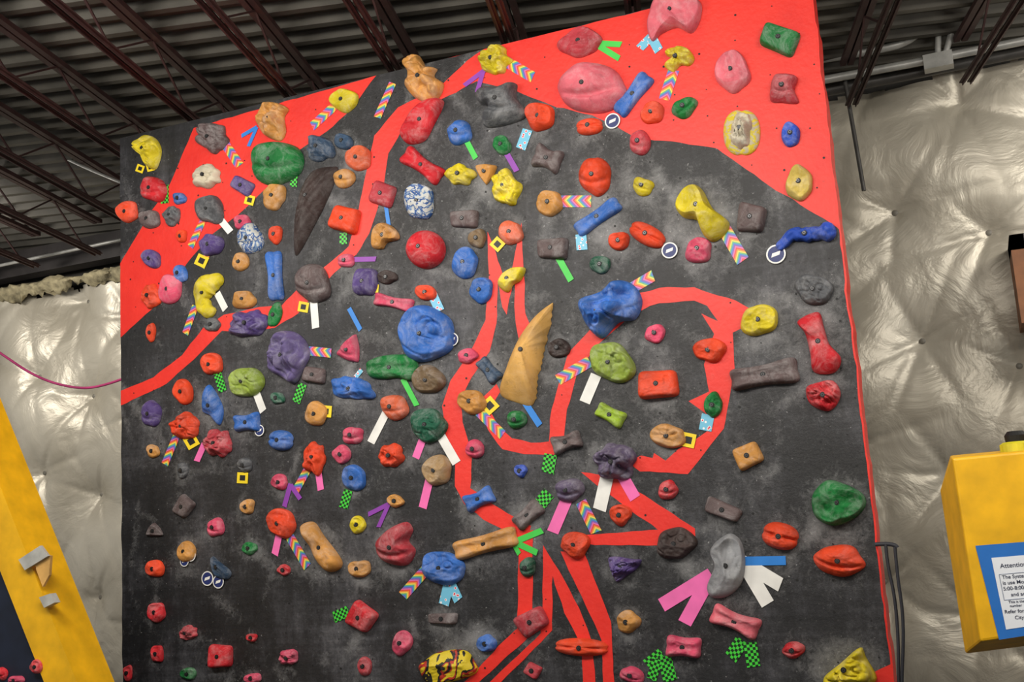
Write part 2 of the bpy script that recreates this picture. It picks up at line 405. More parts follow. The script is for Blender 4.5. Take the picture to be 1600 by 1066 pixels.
def sweep(col, pts, Hs=1.0, bolts=(), name='horn_climbing_hold'):
    seedc[0] += 1; sd = seedc[0] * 1.7
    path = catmull(pts, False, 7); n = len(path); NA = 16
    cx = sum(p[0] for p in path) / n; cy = sum(p[1] for p in path) / n
    rm = max(p[2] for p in path) * .0042
    b = P(cx, cy, -.4 * rm); bx = P(cx + 1, cy, -.4 * rm) - b; by = P(cx, cy + 1, -.4 * rm) - b
    verts = []; faces = []; fm = []
    ext = []
    d0 = Vector((path[0][0] - path[1][0], path[0][1] - path[1][1])).normalized(); d1 = Vector((path[-1][0] - path[-2][0], path[-1][1] - path[-2][1])).normalized()
    for f in (1.0, .96, .85, .65, .35): ext.append((path[0][0] + d0.x * path[0][2] * f, path[0][1] + d0.y * path[0][2] * f, path[0][2] * math.sqrt(max(0.0004, 1 - f * f))))
    ext += path
    for f in (.35, .65, .85, .96, 1.0): ext.append((path[-1][0] + d1.x * path[-1][2] * f, path[-1][1] + d1.y * path[-1][2] * f, path[-1][2] * math.sqrt(max(0.0004, 1 - f * f))))
    for i, p in enumerate(ext):
        q0 = ext[max(0, i - 1)]; q1 = ext[min(len(ext) - 1, i + 1)]
        t = Vector((q1[0] - q0[0], q1[1] - q0[1])); t = t.normalized() if t.length > 1e-6 else d0
        nx, ny = -t.y, t.x
        for k in range(NA + 1):
            a = math.pi * k / NA
            r = p[2] * (1 + .3 * noise.noise(Vector((i * .3 + sd, math.cos(a) * 1.8, sd))))
            du = p[0] - cx + nx * r * math.cos(a); dv = p[1] - cy + ny * r * math.cos(a)
            q = bx * du + by * dv
            hgt = r * .0042 * Hs * (math.sin(a) ** .8 if a < math.pi - .001 and a > .001 else 0)
            verts.append((q.x, -hgt, q.z))
    m_ = NA + 1
    for i in range(len(ext) - 1):
        for k in range(NA):
            faces.append((i * m_ + k, i * m_ + k + 1, (i + 1) * m_ + k + 1, (i + 1) * m_ + k)); fm.append(0)
    nh = len(faces)
    for (x_, y_, r_) in bolts:
        q = bx * (x_ - cx) + by * (y_ - cy); bolt(verts, faces, fm, q.x, q.z, r_ * .0042 * Hs)
    me = bpy.data.meshes.new('hold'); me.from_pydata(verts, [], faces)
    for mm_ in (HM[col], M_BLACK, M_STEEL): me.materials.append(mm_)
    me.polygons.foreach_set('material_index', fm)
    me.polygons.foreach_set('use_smooth', [i < nh for i in range(len(faces))])
    o = bpy.data.objects.new(name, me); o.location = (b.x, -.004, b.z); scene.collection.objects.link(o)
    return o

PK = [
 ('lump', 'A', 658, 122, [(625, 96), (632, 84), (648, 82), (656, 92), (662, 102), (678, 104), (674, 116), (688, 128), (680, 150), (662, 156), (642, 148), (629, 130), (634, 110)]),
 ('lump', 'A', 424, 186, [(400, 172), (410, 158), (430, 159), (446, 168), (440, 182), (442, 205), (432, 218), (408, 208), (399, 190)]),
 ('dome', 'L', 1048, 18, [(1010, 22), (1028, -8), (1085, -6), (1092, 18), (1078, 46), (1055, 38), (1030, 48), (1016, 60), (1008, 44)]),
 ('dome', 'K', 780, 158, [(740, 143), (752, 134), (778, 134), (802, 127), (803, 148), (818, 176), (792, 190), (758, 196), (750, 186), (762, 165), (745, 158)]),
 ('pinch', 'R', 655, 186, [(628, 188), (645, 162), (668, 150), (688, 156), (672, 192), (658, 216), (634, 222), (622, 210)]),
 ('dome', 'Y', 1090, 322, [(1052, 318), (1066, 292), (1084, 286), (1096, 296), (1110, 322), (1134, 342), (1132, 358), (1112, 374), (1096, 364), (1088, 342), (1064, 336)]),
 ('fin', 'F', 484, 308, [(484, 264), (512, 258), (523, 264), (508, 306), (486, 350), (459, 397), (454, 374), (457, 330), (468, 290)]),
 ('lump', 'Y', 227, 233, [(206, 230), (218, 210), (238, 214), (248, 234), (240, 262), (226, 258), (220, 244)]),
 ('tooth', 'a', 820, 548, [(854, 474), (859, 478), (848, 535), (836, 585), (828, 630), (803, 628), (776, 614), (786, 575), (806, 528), (830, 494)]),
 ('lump', 'B', 935, 488, [(900, 466), (932, 454), (960, 436), (985, 443), (998, 468), (988, 496), (962, 502), (936, 527), (914, 508), (904, 490)]),
 ('dome', 'Z', 1135, 884, [(1122, 842), (1140, 834), (1156, 848), (1162, 880), (1156, 912), (1136, 932), (1110, 935), (1102, 918), (1114, 886), (1108, 860)]),
 ('pinch', 'G', 608, 574, [(570, 566), (600, 554), (645, 556), (648, 580), (640, 594), (618, 590), (596, 592), (574, 588)]),
 ('lump', 'v', 445, 556, [(412, 548), (425, 520), (450, 516), (470, 530), (478, 552), (468, 575), (455, 598), (436, 590), (415, 575)]),
 ('lump', 'R', 1287, 618, [(1258, 606), (1275, 597), (1300, 594), (1312, 612), (1306, 632), (1290, 642), (1264, 630)]),
 ('dome', 'M', 616, 855, [(583, 855), (598, 832), (628, 816), (640, 828), (634, 846), (644, 862), (630, 884), (596, 878)]),
 ('face', 'A', 600, 368, [(578, 384), (582, 356), (598, 347), (616, 358), (620, 372), (602, 378), (594, 388)]),
 ('dome', 'Y', 794, 436, [(776, 444), (784, 428), (800, 418), (818, 418), (812, 436), (800, 444), (790, 456)]),
 ('lump', 'Y', 1057, 90, [(1038, 82), (1046, 72), (1070, 72), (1083, 88), (1076, 100), (1062, 100), (1050, 110), (1036, 100), (1050, 92)]),
 ('lump', 'V', 972, 884, [(948, 874), (960, 870), (985, 874), (1000, 876), (992, 890), (978, 900), (962, 910), (954, 894)]),
 ('dome', 'B', 330, 634, [(322, 602), (334, 612), (346, 640), (340, 664), (326, 650), (314, 640)]),
 ('dome', 'U', 340, 886, [(330, 870), (340, 878), (358, 894), (352, 906), (336, 902), (330, 888)]),
 ('lump', 'Y', 1320, 1045, [(1285, 1062), (1310, 1040), (1342, 1014), (1352, 1030), (1368, 1064), (1340, 1080), (1295, 1080)]),
 ('pinch', 'A', 498, 856, [(466, 822), (484, 816), (500, 838), (528, 878), (516, 894), (498, 888), (478, 852)]),
 ('pinch', 'R', 1278, 533, [(1244, 500), (1276, 485), (1286, 512), (1294, 536), (1312, 558), (1302, 580), (1270, 580), (1264, 552), (1256, 520)]),
 ('dome', 'G', 428, 252, [(390, 240), (402, 224), (430, 220), (456, 226), (468, 244), (462, 268), (436, 284), (410, 286), (392, 272)]),
 ('dome', 'G', 1308, 785, [(1270, 768), (1290, 750), (1318, 756), (1346, 772), (1350, 792), (1330, 812), (1300, 822), (1274, 810), (1266, 788)]),
 ('dome', 'M', 1223, 136, [(1206, 122), (1218, 114), (1244, 118), (1240, 138), (1246, 158), (1222, 158), (1202, 154)]),
]
for (k, c, x, y, pl) in PK: hold(k, c, x, y, poly=pl)
LST = """
lump Y 770 93 46 42|dome Y 535 156 40 34 -20|dome L 915 135 106 74 -3|dome M 905 65 64 42 -5|bar G 1217 60 58 42 20|dome L 1142 110 54 60
pinch B 988 146 82 34 -52|dome G 1068 167 42 28 -35|dome O 1018 175 36 32|dome O 842 182 46 42|slug O 920 197 42 26 -8|dome H 1235 208 30 34
dome Q 1248 284 42 54 -5|pinch R 657 257 74 40 35|dome B 716 206 36 36|dome G 783 226 28 26|dome M 998 222 32 42 15|pinch W 853 246 46 50 20|dome O 928 275 46 58|tri A 758 268 30 30 180
lump Y 717 272 44 30|lump Y 789 291 42 50 -20|dome Y 1004 290 34 26 20|face A 857 316 38 38|pinch B 932 338 86 32 -35|bar W 1173 340 44 46 10|dome O 967 376 34 30 -25|slug O 1010 366 60 32 28
dome P 1090 389 42 38|face D 938 413 32 24|bar W 862 388 48 34 0|dome B 725 410 36 46 25|ball R 661 388 60 60|dome b 653 315 42 50|bar W 724 342 44 28|dome J 745 372 26 28|dome S 797 363 36 34
dome B 750 453 34 38 30|dome O 665 457 32 24 20|pinch P 613 472 66 28 12|dome V 568 440 38 44|dome F 604 433 30 20|dome P 540 407 24 20|dome W 487 444 52 54|pinch B 427 430 82 32 86|dome A 380 468 34 28
lump V 386 505 56 40 -12|dome G 428 492 18 36 15|lump U 497 230 38 38|dome U 535 220 28 24|dome S 558 246 36 36|dome A 536 278 30 26|lump W 328 215 48 42 20
lump C 320 274 40 34|dome R 238 295 38 36|dome O 197 331 30 32 -20|bar V 378 290 34 24 30|face A 426 306 32 38|dome K 325 326 40 44|dome W 231 342 30 28|lump K 267 337 24 28|dome B 280 310 20 18
dome P 377 347 24 22|dome b 389 373 34 44|dome O 429 366 20 28|dome O 283 369 16 20|dome V 327 382 34 34|dome V 235 404 28 28|dome B 280 427 20 26|dome A 374 409 22 28|dome P 263 452 30 42 10|lump O 233 462 28 36
dome O 235 520 14 28|dome K 330 507 24 20|bar O 537 342 44 42 15|bar M 597 303 36 38 20|tri P 545 547 32 40 20|bar W 490 586 34 26 8|face I 380 596 50 46|dome O 328 570 34 34|dome O 284 612 30 38|dome D 432 622 22 18
dome V 235 647 28 40|pinch B 383 660 42 38 -5|slug B 437 688 38 32 5|dome A 492 647 32 36|dome S 613 636 44 36|lump B 548 608 62 34 12|dome J 667 594 48 42|face B 660 522 84 84 20|dome P 730 556 30 22 -15
pinch U 762 578 46 30 50|face F 871 543 32 28|face I 952 566 68 58 20|dome P 1023 520 32 26 -25|dome O 1107 547 48 36|bar O 1027 600 62 46 -4|dome Y 1185 500 58 46 -15|face K 1270 452 60 42 22
pinch W 1192 585 114 50 -10|face G 1113 633 28 38 15|face A 1042 681 54 36 0|bar A 1168 712 42 38 -25|pinch E 952 648 50 34 28|pinch W 883 691 50 38 -18|face A 735 627 40 38|dome G 806 656 28 28|face D 666 664 56 48
dome P 741 702 28 28|dome P 550 680 32 26|lump O 610 712 40 34|dome P 533 710 26 28|lump O 287 666 40 42|lump M 338 693 40 42|dome A 238 705 18 20|dome K 285 735 16 24|dome K 382 727 22 20|dome P 436 754 24 24
lump O 490 715 32 48|dome B 551 747 34 44 -15|dome T 680 735 42 48|dome H 813 736 20 20|lump X 958 722 62 58|dome X 887 766 42 38|pinch B 746 780 50 38 -25|pinch W 823 805 54 36 -42|dome R 1043 765 28 30
dome O 968 805 32 32|bar W 1129 797 58 26 22|face F 1054 850 56 48|slug O 1218 838 58 42 15|dome O 1310 876 74 46 10|dome O 897 852 44 40|pinch A 755 850 108 42 -15|dome D 823 887 26 28
dome O 436 818 42 42|dome Y 558 820 24 26|dome A 617 783 26 20|bar W 286 792 26 34 35|dome A 385 792 22 22|dome P 335 824 24 28 20|tri W 240 830 24 20|dome A 289 862 28 30|dome G 389 857 20 18|dome O 240 889 32 24
dome R 443 891 20 16|dome A 559 889 30 26|face B 688 888 62 46 10|bar R 563 965 42 42 32|bar W 691 967 46 18|bar M 830 972 48 38 -30|dome A 979 972 36 32|pinch L 1147 972 84 44 22|pinch P 1066 1012 58 44 5
slug O 907 1012 84 28 3|dome y 695 1043 86 46 -8|dome P 626 1005 28 36 20|dome B 759 1006 28 28|dome R 243 957 24 28|lump M 292 989 26 22|bar R 343 1026 36 38|dome R 393 997 16 14|lump P 450 1028 28 24|dome M 568 1041 22 28
dome R 244 1022 18 26|dome G 293 1053 22 18|dome P 393 1060 24 16|bar M 832 1048 24 22 30|dome P 986 1055 34 24 20|dome R 1238 1016 34 24|dome R 199 1052 14 22
"""
for row in LST.replace('\n', '|').split('|'):
    q = row.split()
    if len(q) < 6 or float(q[4]) == 0: continue
    hold(q[0], q[1], float(q[2]), float(q[3]), float(q[4]), float(q[5]), float(q[6]) if len(q) > 6 else 0)
# layered two-tone hold, top right
base_ = hold('slug', 'c', 1158, 206, 72, 58, 90, H=.05, nobolt=True, name='two_tone_climbing_hold')
top_ = hold('lump', 'C', 1158, 204, 38, 54, 0, H=.13, name='crown'); top_.parent = base_; top_.location = top_.location - base_.location
sweep('H', [(1218, 384, 7), (1238, 366, 10), (1258, 366, 12), (1275, 364, 11), (1292, 362, 14)], 1.2, [(1258, 366, 12)])
sweep('Y', [(334, 438, 13), (320, 450, 17), (314, 468, 11), (322, 486, 11)], 1.0, [(320, 458, 15)])

# painted front skin of the wall, carrying the chalk dust density
G2 = .03
nxx = int((XR - XL) / G2) + 1; nzz = int(TOPZ / G2) + 1
uu, zz_ = np.meshgrid(np.linspace(0, 1, nxx), np.linspace(0, TOPZ, nzz))
wlz = np.array([wobl(z) for z in zz_[:, 0]]); wrz = np.array([wob(z) for z in zz_[:, 0]])
X2 = (XL + wlz)[:, None] * (1 - uu) + (XR + wrz)[:, None] * uu
chk = np.zeros_like(X2)
for (x, y, r, q) in CH:
    p = P(x, y); d = np.hypot(X2 - p.x, (zz_ - p.z) * np.where(zz_ < p.z, .75, 1.2))
    chk += (.12 + .5 * q * q) * np.exp(-np.maximum(0, d - r) / .05)
rr = np.random.RandomState(5)
for _ in range(260):
    cx, cz, an, l1, l2 = rr.uniform(XL, XR), rr.uniform(.5, TOPZ), rr.uniform(0, 3.1), rr.uniform(.05, .2), rr.uniform(.02, .06)
    dx, dz = X2 - cx, zz_ - cz; a_, b_ = dx * math.cos(an) + dz * math.sin(an), -dx * math.sin(an) + dz * math.cos(an)
    chk += rr.uniform(.1, .5) * np.exp(-(a_ / l1) ** 2 - (b_ / l2) ** 2)
chk = np.clip(chk, 0, 1)
vv = [(float(x), -.0008, float(z)) for x, z in zip(X2.ravel(), zz_.ravel())]
ff = [(j * nxx + i, j * nxx + i + 1, (j + 1) * nxx + i + 1, (j + 1) * nxx + i) for j in range(nzz - 1) for i in range(nxx - 1)]
o = mkobj('painted_front', vv, ff, [M_WALL], parent=wall_parent)
at = o.data.attributes.new('chalk', 'FLOAT', 'POINT'); at.data.foreach_set('value', chk.ravel().astype(np.float32))

# ---------------------------------------------------------------- route tapes
tapes_parent = empty('route_marker_tapes')
def uvmat(name, build, rough=.45):
    m, nt, b = newmat(name); uv = N(nt, 'ShaderNodeUVMap'); uv.uv_map = 'UVMap'
    sp = N(nt, 'ShaderNodeSeparateXYZ'); nt.links.new(uv.outputs[0], sp.inputs[0])
    nt.links.new(build(nt, uv.outputs[0], sp), b.inputs['Base Color']); b.inputs['Roughness'].default_value = rough
    return m
def b_rain(nt, uv, sp):
    pp = N(nt, 'ShaderNodeMath', operation='PINGPONG'); nt.links.new(sp.outputs[1], pp.inputs[0]); pp.inputs[1].default_value = .045
    ad = N(nt, 'ShaderNodeMath', operation='ADD'); nt.links.new(sp.outputs[0], ad.inputs[0]); nt.links.new(pp.outputs[0], ad.inputs[1])
    mu = N(nt, 'ShaderNodeMath', operation='MULTIPLY'); nt.links.new(ad.outputs[0], mu.inputs[0]); mu.inputs[1].default_value = 13
    fr = N(nt, 'ShaderNodeMath', operation='FRACT'); nt.links.new(mu.outputs[0], fr.inputs[0])
    cs = [(214, 66, 60), (226, 134, 56), (226, 204, 84), (96, 172, 116), (64, 124, 192), (124, 88, 170), (208, 106, 164)]
    r = ramp(nt, [(i / 7, lin(c)) for i, c in enumerate(cs)], 'CONSTANT'); nt.links.new(fr.outputs[0], r.inputs[0]); return r.outputs[0]
def b_check(nt, uv, sp):
    ch = N(nt, 'ShaderNodeTexChecker'); ch.inputs['Scale'].default_value = 62; ch.inputs[1].default_value = lin((66, 205, 58)); ch.inputs[2].default_value = lin((12, 40, 14))
    nt.links.new(uv, ch.inputs[0]); return ch.outputs[0]
def b_flor(nt, uv, sp):
    v = N(nt, 'ShaderNodeTexVoronoi'); v.inputs['Scale'].default_value = 38; nt.links.new(uv, v.inputs['Vector'])
    r = ramp(nt, [(0, lin((215, 60, 80))), (.25, lin((235, 235, 235))), (.36, lin((110, 185, 215)))], 'CONSTANT'); nt.links.new(v.outputs['Distance'], r.inputs[0]); return r.outputs[0]
TM = {'rb': uvmat('tape_rainbow', b_rain), 'gc': uvmat('tape_green_checker', b_check), 'fl': uvmat('tape_floral', b_flor)}
for k, c in dict(pk=(236, 108, 176), wh=(230, 230, 226), bl=(40, 125, 210), pu=(136, 60, 166), gn=(64, 195, 74), ye=(236, 208, 34), nk=(20, 20, 22), nv=(32, 46, 104)).items():
    TM[k] = simple('tape_' + k, c, .5, var=.1, bmp=0)
TD = {k: ([], [], []) for k in TM}
lay = [0]
def quad(k, p, UV, off):
    v, f, u = TD[k]; b0 = len(v)
    for q in p: v.append((q.x, -off, q.z))
    f.append((b0, b0 + 1, b0 + 2, b0 + 3)); u.extend(UV)
def tape(k, x1, y1, x2, y2, w):
    lay[0] += 1; off = .0048 + .00003 * lay[0]
    A = P(x1, y1); B_ = P(x2, y2); d = B_ - A; L = d.length; d.normalize()
    nn = Vector((-d.z, 0, d.x)) * (w * .0042 / 2)
    sk = d * random.uniform(-.006, .006)
    W = w * .0042
    p = [A - nn, B_ - nn + sk, B_ + nn - sk, A + nn]
    s = random.random()
    quad(k, p, [(s, 0), (s + L, 0), (s + L, W), (s, W)], off)
TP = """
rb 790 96 833 121 17|rb 1053 110 1038 156 17|rb 614 130 590 184 14|rb 530 160 488 198 17|rb 350 222 375 259 17|rb 318 345 298 386 14|rb 332 378 316 418 13|rb 306 478 290 522 14|rb 873 315 924 315 18|rb 1130 355 1161 408 19|rb 985 452 1021 431 17|rb 468 547 518 552 15|rb 922 565 872 594 17|rb 745 640 786 680 15|rb 277 680 258 726 15|rb 482 732 462 768 14|rb 453 838 481 886 16|rb 908 784 932 832 17|rb 668 888 630 931 17
gc 258 290 258 318 17|gc 460 274 459 292 14|gc 537 364 537 382 14|gc 340 582 349 612 16|gc 474 600 463 629 16|gc 861 710 856 739 20|gc 858 770 838 796 20|gc 545 766 537 794 16|gc 545 955 522 965 17|gc 1036 1022 1012 1040 18|gc 1038 1026 1048 1064 20|gc 1160 1000 1142 1028 18|gc 1172 1004 1178 1042 18|gc 1028 1030 1018 1062 14
pk 320 694 308 721 12|pk 497 730 502 766 12|pk 662 684 650 716 13|pk 672 748 661 794 14|pk 972 742 993 779 17|pk 887 778 864 832 18|pk 438 830 430 867 13|pk 1112 898 1034 946 19|pk 1108 905 1070 974 19
wh 338 335 361 363 13|wh 340 458 353 484 13|wh 490 462 494 513 14|wh 397 603 412 643 14|wh 604 645 580 692 14|wh 684 672 714 724 15|wh 932 586 914 629 17|wh 950 740 937 797 20|wh 1160 878 1220 914 19|wh 1162 880 1200 944 19
bl 1160 877 1228 876 12|bl 402 199 378 213 7|bl 402 199 389 229 7|bl 603 318 608 352 7|bl 546 482 564 516 8|bl 820 628 844 665 10
pu 758 110 726 134 8|pu 756 110 746 145 8|pu 550 406 588 405 8|pu 788 233 808 268 9|pu 455 756 445 792 9|pu 455 758 470 780 8|pu 608 788 576 804 7|pu 608 788 592 824 7
gn 932 68 971 70 9|gn 932 70 968 92 9|gn 727 216 744 248 9|gn 873 403 893 439 10|gn 630 592 652 634 9|gn 802 848 848 829 9|gn 802 846 840 864 9|gn 803 850 812 866 7
fl 1018 58 1000 76 14|fl 1018 58 1030 80 14|fl 825 203 814 233 17|fl 908 366 910 391 17|fl 676 460 688 486 16|fl 1107 648 1102 673 18|fl 703 908 694 945 17|fl 703 908 717 938 16|fl 566 578 556 590 8
"""
for row in TP.replace('\n', '|').split('|'):
    q = row.split()
    if len(q) == 6: tape(q[0], *[float(v) for v in q[1:]])
for (x, y, s, a) in [(220, 264, 12, 20), (236, 262, 12, -15), (391, 313, 15, 15), (316, 408, 18, 25), (475, 480, 16, 10), (586, 451, 13, 5), (510, 643, 18, 5), (766, 634, 22, 48), (300, 690, 20, 60), (380, 747, 17, 3), (778, 382, 18, 42), (1076, 688, 22, 12)]:
    lay[0] += 1
    for k, sc, o in (('ye', 1, .0082), ('nk', .5, .0087)):
        r = math.radians(a); h = s * sc / 2
        p = [P(x + math.cos(r) * i - math.sin(r) * j, y + math.sin(r) * i + math.cos(r) * j) for i, j in ((-h, h), (h, h), (h, -h), (-h, -h))]
        quad(k, p, [(0, 0)] * 4, o)
def disc(k, x, y, r0, r1, off, ns=24):
    v, f, u = TD[k]; c = P(x, y)
    for s in range(ns):
        a0 = 2 * math.pi * s / ns; a1 = 2 * math.pi * (s + 1) / ns; b0 = len(v)
        for (r, a) in ((r0, a0), (r1, a0), (r1, a1), (r0, a1)):
            v.append((c.x + r * math.cos(a), -off, c.z + r * math.sin(a)))
        f.append((b0, b0 + 1, b0 + 2, b0 + 3)); u.extend([(0, 0)] * 4)
for (x, y, r) in [(958, 190, 12), (708, 531, 10.5), (1047, 392, 12), (1213, 398, 13.5), (407, 673, 9.5), (290, 877, 9), (300, 868, 10), (326, 904, 12), (343, 909, 11)]:
    lay[0] += 1; R_ = r * .0042; o = .0092 + .00005 * lay[0]
    disc('wh', x, y, .0001, R_, o); disc('nv', x, y, .0001, R_ * .84, o + .0006)
    c = P(x, y)
    p = [Vector((c.x + R_ * a, 0, c.z + R_ * b)) for a, b in ((-.5, -.3), (.36, -.1), (.5, .3), (-.36, .12))]
    quad('wh', p, [(0, 0)] * 4, o + .0012)
TN = dict(rb='rainbow_tape', gc='checkered_tape', fl='floral_tape', pk='pink_tape', wh='white_tape', bl='blue_tape', pu='purple_tape', gn='green_tape', ye='yellow_tape', nk='black_tape_centres', nv='navy_tag_faces')
for k, (v, f, u) in TD.items():
    if not f: continue
    o = mkobj(TN[k], v, f, [TM[k]], parent=tapes_parent)
    uvl = o.data.uv_layers.new(name='UVMap')
    for i, q in enumerate(u): uvl.data[i].uv = q

# ---------------------------------------------------------------- building shell
YB = 3.35; CZ = 5.42
M_FLOOR = simple('grey_mat_floor', (70, 70, 74), .8)
box('floor', -13, 7, -10, YB + .2, -.1, 0, M_FLOOR)
M_DKW = simple('dark_block_wall', (60, 58, 55), .85)
box('wall_back', -13, 7, YB + .1, YB + .2, 0, CZ, M_DKW)
def insmat():
    m, nt, b = newmat('silver_insulation_facing')
    n1 = noisetex(nt, 1.3, 5); r = ramp(nt, [(.3, lin((172, 165, 149))), (.7, lin((208, 202, 187)))]); nt.links.new(n1.outputs[0], r.inputs[0])
    nt.links.new(r.outputs[0], b.inputs['Base Color'])
    b.inputs['Metallic'].default_value = .25; b.inputs['Roughness'].default_value = .38
    n2 = noisetex(nt, 2.2, 6, dist=1.1, rough=.55); bump(nt, b, n2.outputs[0], .45, .06)
    return m
M_INS = insmat()
YI = YB
T0 = P(1397, 328, YI - .2); b1 = P(1545, 360, YI - .2) - T0; b2 = P(1440, 530, YI - .2) - T0
tf = []
for i in range(-40, 40):
    for j in range(-30, 30):
        p = T0 + b1 * i + b2 * j
        if -13.5 < p.x < 7.5 and -.5 < p.z < 6: tf.append((p.x, p.z))
tf = np.array(tf)
G_ = .03
xs = np.arange(-13, 7.001, G_); zs = np.arange(.0, 5.3, G_)
GX, GZ = np.meshgrid(xs, zs); Hh = np.zeros_like(GX)
rs = np.random.RandomState(3)
for (tx, tz) in tf:
    d = np.hypot(GX - tx, GZ - tz); th = np.arctan2(GZ - tz, GX - tx); ph = rs.uniform(0, 6)
    nr = rs.randint(5, 8)
    Hh += -.18 * np.exp(-d / .25) - .020 * (1 - np.abs(np.cos(nr * .5 * th + ph + .8 * np.sin(2 * th + ph)))) ** 3 * np.exp(-d / .42) * (1 - np.exp(-d / .05)) * 2.0
    Hh += .008 * np.cos(11 * th + ph) * np.exp(-d / .16) * (1 - np.exp(-d / .04))
Hh += .03 * np.sin(GX * 2.3 + np.sin(GZ * 1.7)) + .02 * np.sin(GZ * 3.1 + GX)
Hh += .05 * np.sin(GX * 4.2 + 1.0 * np.sin(GZ * 1.6)) * (GX < -5)
Hh -= Hh.min()
vv = [(float(x), float(YI - h), float(z)) for x, z, h in zip(GX.ravel(), GZ.ravel(), Hh.ravel())]
nx = len(xs); nz = len(zs)
topz = lambda x: 4.88 if x < -5 else 5.28
ff = []
for j in range(nz - 1):
    for i in range(nx - 1):
        if zs[j + 1] > topz(xs[i]) + (.04 * math.sin(xs[i] * 9) + .03 * math.sin(xs[i] * 23)) * (1 if xs[i] < -5 else .4): continue
        a = j * nx + i; ff.append((a, a + 1, a + nx + 1, a + nx))
mkobj('quilted_wall_insulation', vv, ff, [M_INS], smooth=True)
M_BTN = simple('insulation_pin_cap', (110, 106, 96), .5, bmp=0)
vv = []; ff = []
for (tx, tz) in tf:
    if tz > 4.8 or tz < .1: continue
    i = int(round((tx + 13) / G_)); j = int(round(tz / G_))
    if not (0 <= i < nx and 0 <= j < nz): continue
    y = YI - Hh[j, i] - .012
    b0 = len(vv)
    for s in range(12): vv.append((tx + .026 * math.cos(s * math.pi / 6), y, tz + .026 * math.sin(s * math.pi / 6)))
    vv.append((tx, y - .012, tz))
    for s in range(12): ff.append((b0 + s, b0 + (s + 1) % 12, b0 + 12))
o = mkobj('insulation_pin_caps', vv, ff, [M_BTN], smooth=True); o.parent = bpy.data.objects['quilted_wall_insulation']
# torn fibreglass at the top on the left
M_FIB = simple('yellow_fibreglass', (160, 150, 120), .95, var=.45, scale=14, bmp=.9)
gx = np.arange(-13, -5, .03); vv = []; ff = []
NV = 9
for x in gx:
    for k in range(NV):
        t = k / (NV - 1)
        nn = noise.noise(Vector((x * 3, t * 2, 1))) * .07 + noise.noise(Vector((x * 13, t * 6, 4))) * .05
        vv.append((x, YI - .26 - .1 * math.sin(math.pi * t) - nn, 4.80 + .15 * t + nn * 1.1 * (k in (0, 1, 2)) + nn * .5))
for i in range(len(gx) - 1):
    for k in range(NV - 1):
        a = i * NV + k; ff.append((a, a + NV, a + NV + 1, a + 1))
o = mkobj('torn_fibreglass_batt', vv, ff, [M_FIB], smooth=True); o.parent = bpy.data.objects['quilted_wall_insulation']
# ceiling deck
JD = Vector((-.25, .968, 0)).normalized(); JP = Vector((JD.y, -JD.x, 0))
M_DECK = simple('galvanised_roof_deck', (88, 85, 78), .5, .25, var=.35, scale=2.5)
vv = []; ff = []; s = -12.0; prof = []
while s < 8:
    prof += [(s, 0), (s + .06, 0), (s + .09, .06), (s + .21, .06)]; s += .25
for (s, dz) in prof:
    for e in (-14, 12):
        p = JD * s + JP * e; vv.append((p.x - 2, p.y, CZ + dz))
for i in range(len(prof) - 1): ff.append((2 * i, 2 * i + 1, 2 * i + 3, 2 * i + 2))
mkobj('ceiling', vv, ff, [M_DECK])
M_JOIST = simple('maroon_primed_steel', (70, 48, 47), .55, .1)
vv = []; ff = []
def addb(p0, p1, w, h):
    d = (p1 - p0).normalized(); side = Vector((1, 0, 0)); up = d.cross(side).normalized()
    b0 = len(vv)
    for p in (p0, p1):
        for a, c in ((-1, -1), (1, -1), (1, 1), (-1, 1)): q = p + side * a * w / 2 + up * c * h / 2; vv.append(tuple(q))
    for i in range(4): j = (i + 1) % 4; ff.append((b0 + i, b0 + j, b0 + 4 + j, b0 + 4 + i))
    ff.append((b0, b0 + 3, b0 + 2, b0 + 1)); ff.append((b0 + 4, b0 + 5, b0 + 6, b0 + 7))
L0, L1 = -9.0, 2.8
for sx in (-.03, .03):
    addb(Vector((sx, L0, .03)), Vector((sx, L1, .03)), .045, .012); addb(Vector((sx, L0, .03)), Vector((sx, L1, .03)), .008, .05)
    addb(Vector((sx, L0, .39)), Vector((sx, L1, .39)), .045, .04)
y = L0 + .1; k = 0
while y < L1 - .6:
    addb(Vector((0, y, .04 if k % 2 else .38)), Vector((0, y + .6, .38 if k % 2 else .04)), .014, .014); y += .6; k += 1
jm = bpy.data.meshes.new('ceiling_joist'); jm.from_pydata(vv, [], ff); jm.materials.append(M_JOIST)
a = math.atan2(-JD.x, JD.y)
for i in range(17):
    x0 = -9.6 + i * .88
    o = bpy.data.objects.new('ceiling_joist', jm); scene.collection.objects.link(o)
    o.rotation_euler = (0, 0, a); o.location = (x0, 0, 4.98)
M_BEAM = simple('dark_steel_beam', (48, 44, 44), .6)
box('steel_beam', -13, -5.3, 3.0, 3.2, 5.04, 5.34, M_BEAM)
M_PIPE = simple('galvanised_conduit', (168, 168, 164), .4, .3)
M_DPIPE = simple('dark_conduit', (74, 72, 70), .5, .3)
cp = empty('electrical_conduit')
yc = 2.7
tube('run_1', [P(-80, 362, yc), P(195, 306, yc)], .014, M_PIPE, cp, poly=True)
tube('run_2', [P(-80, 432, yc), P(230, 366, yc)], .018, M_PIPE, cp, poly=True)
tube('run_3', [P(1250, 132, yc), P(1420, 100, yc), P(1680, 48, yc)], .034, M_PIPE, cp, poly=True)
tube('run_4', [P(1250, 98, yc), P(1380, 78, yc), P(1425, 62, yc), P(1445, 38, yc), P(1452, 10, yc), P(1455, -40, yc)], .034, M_PIPE, cp)
tube('run_5', [P(1465, 95, yc), P(1470, -60, yc)], .024, M_PIPE, cp, poly=True)
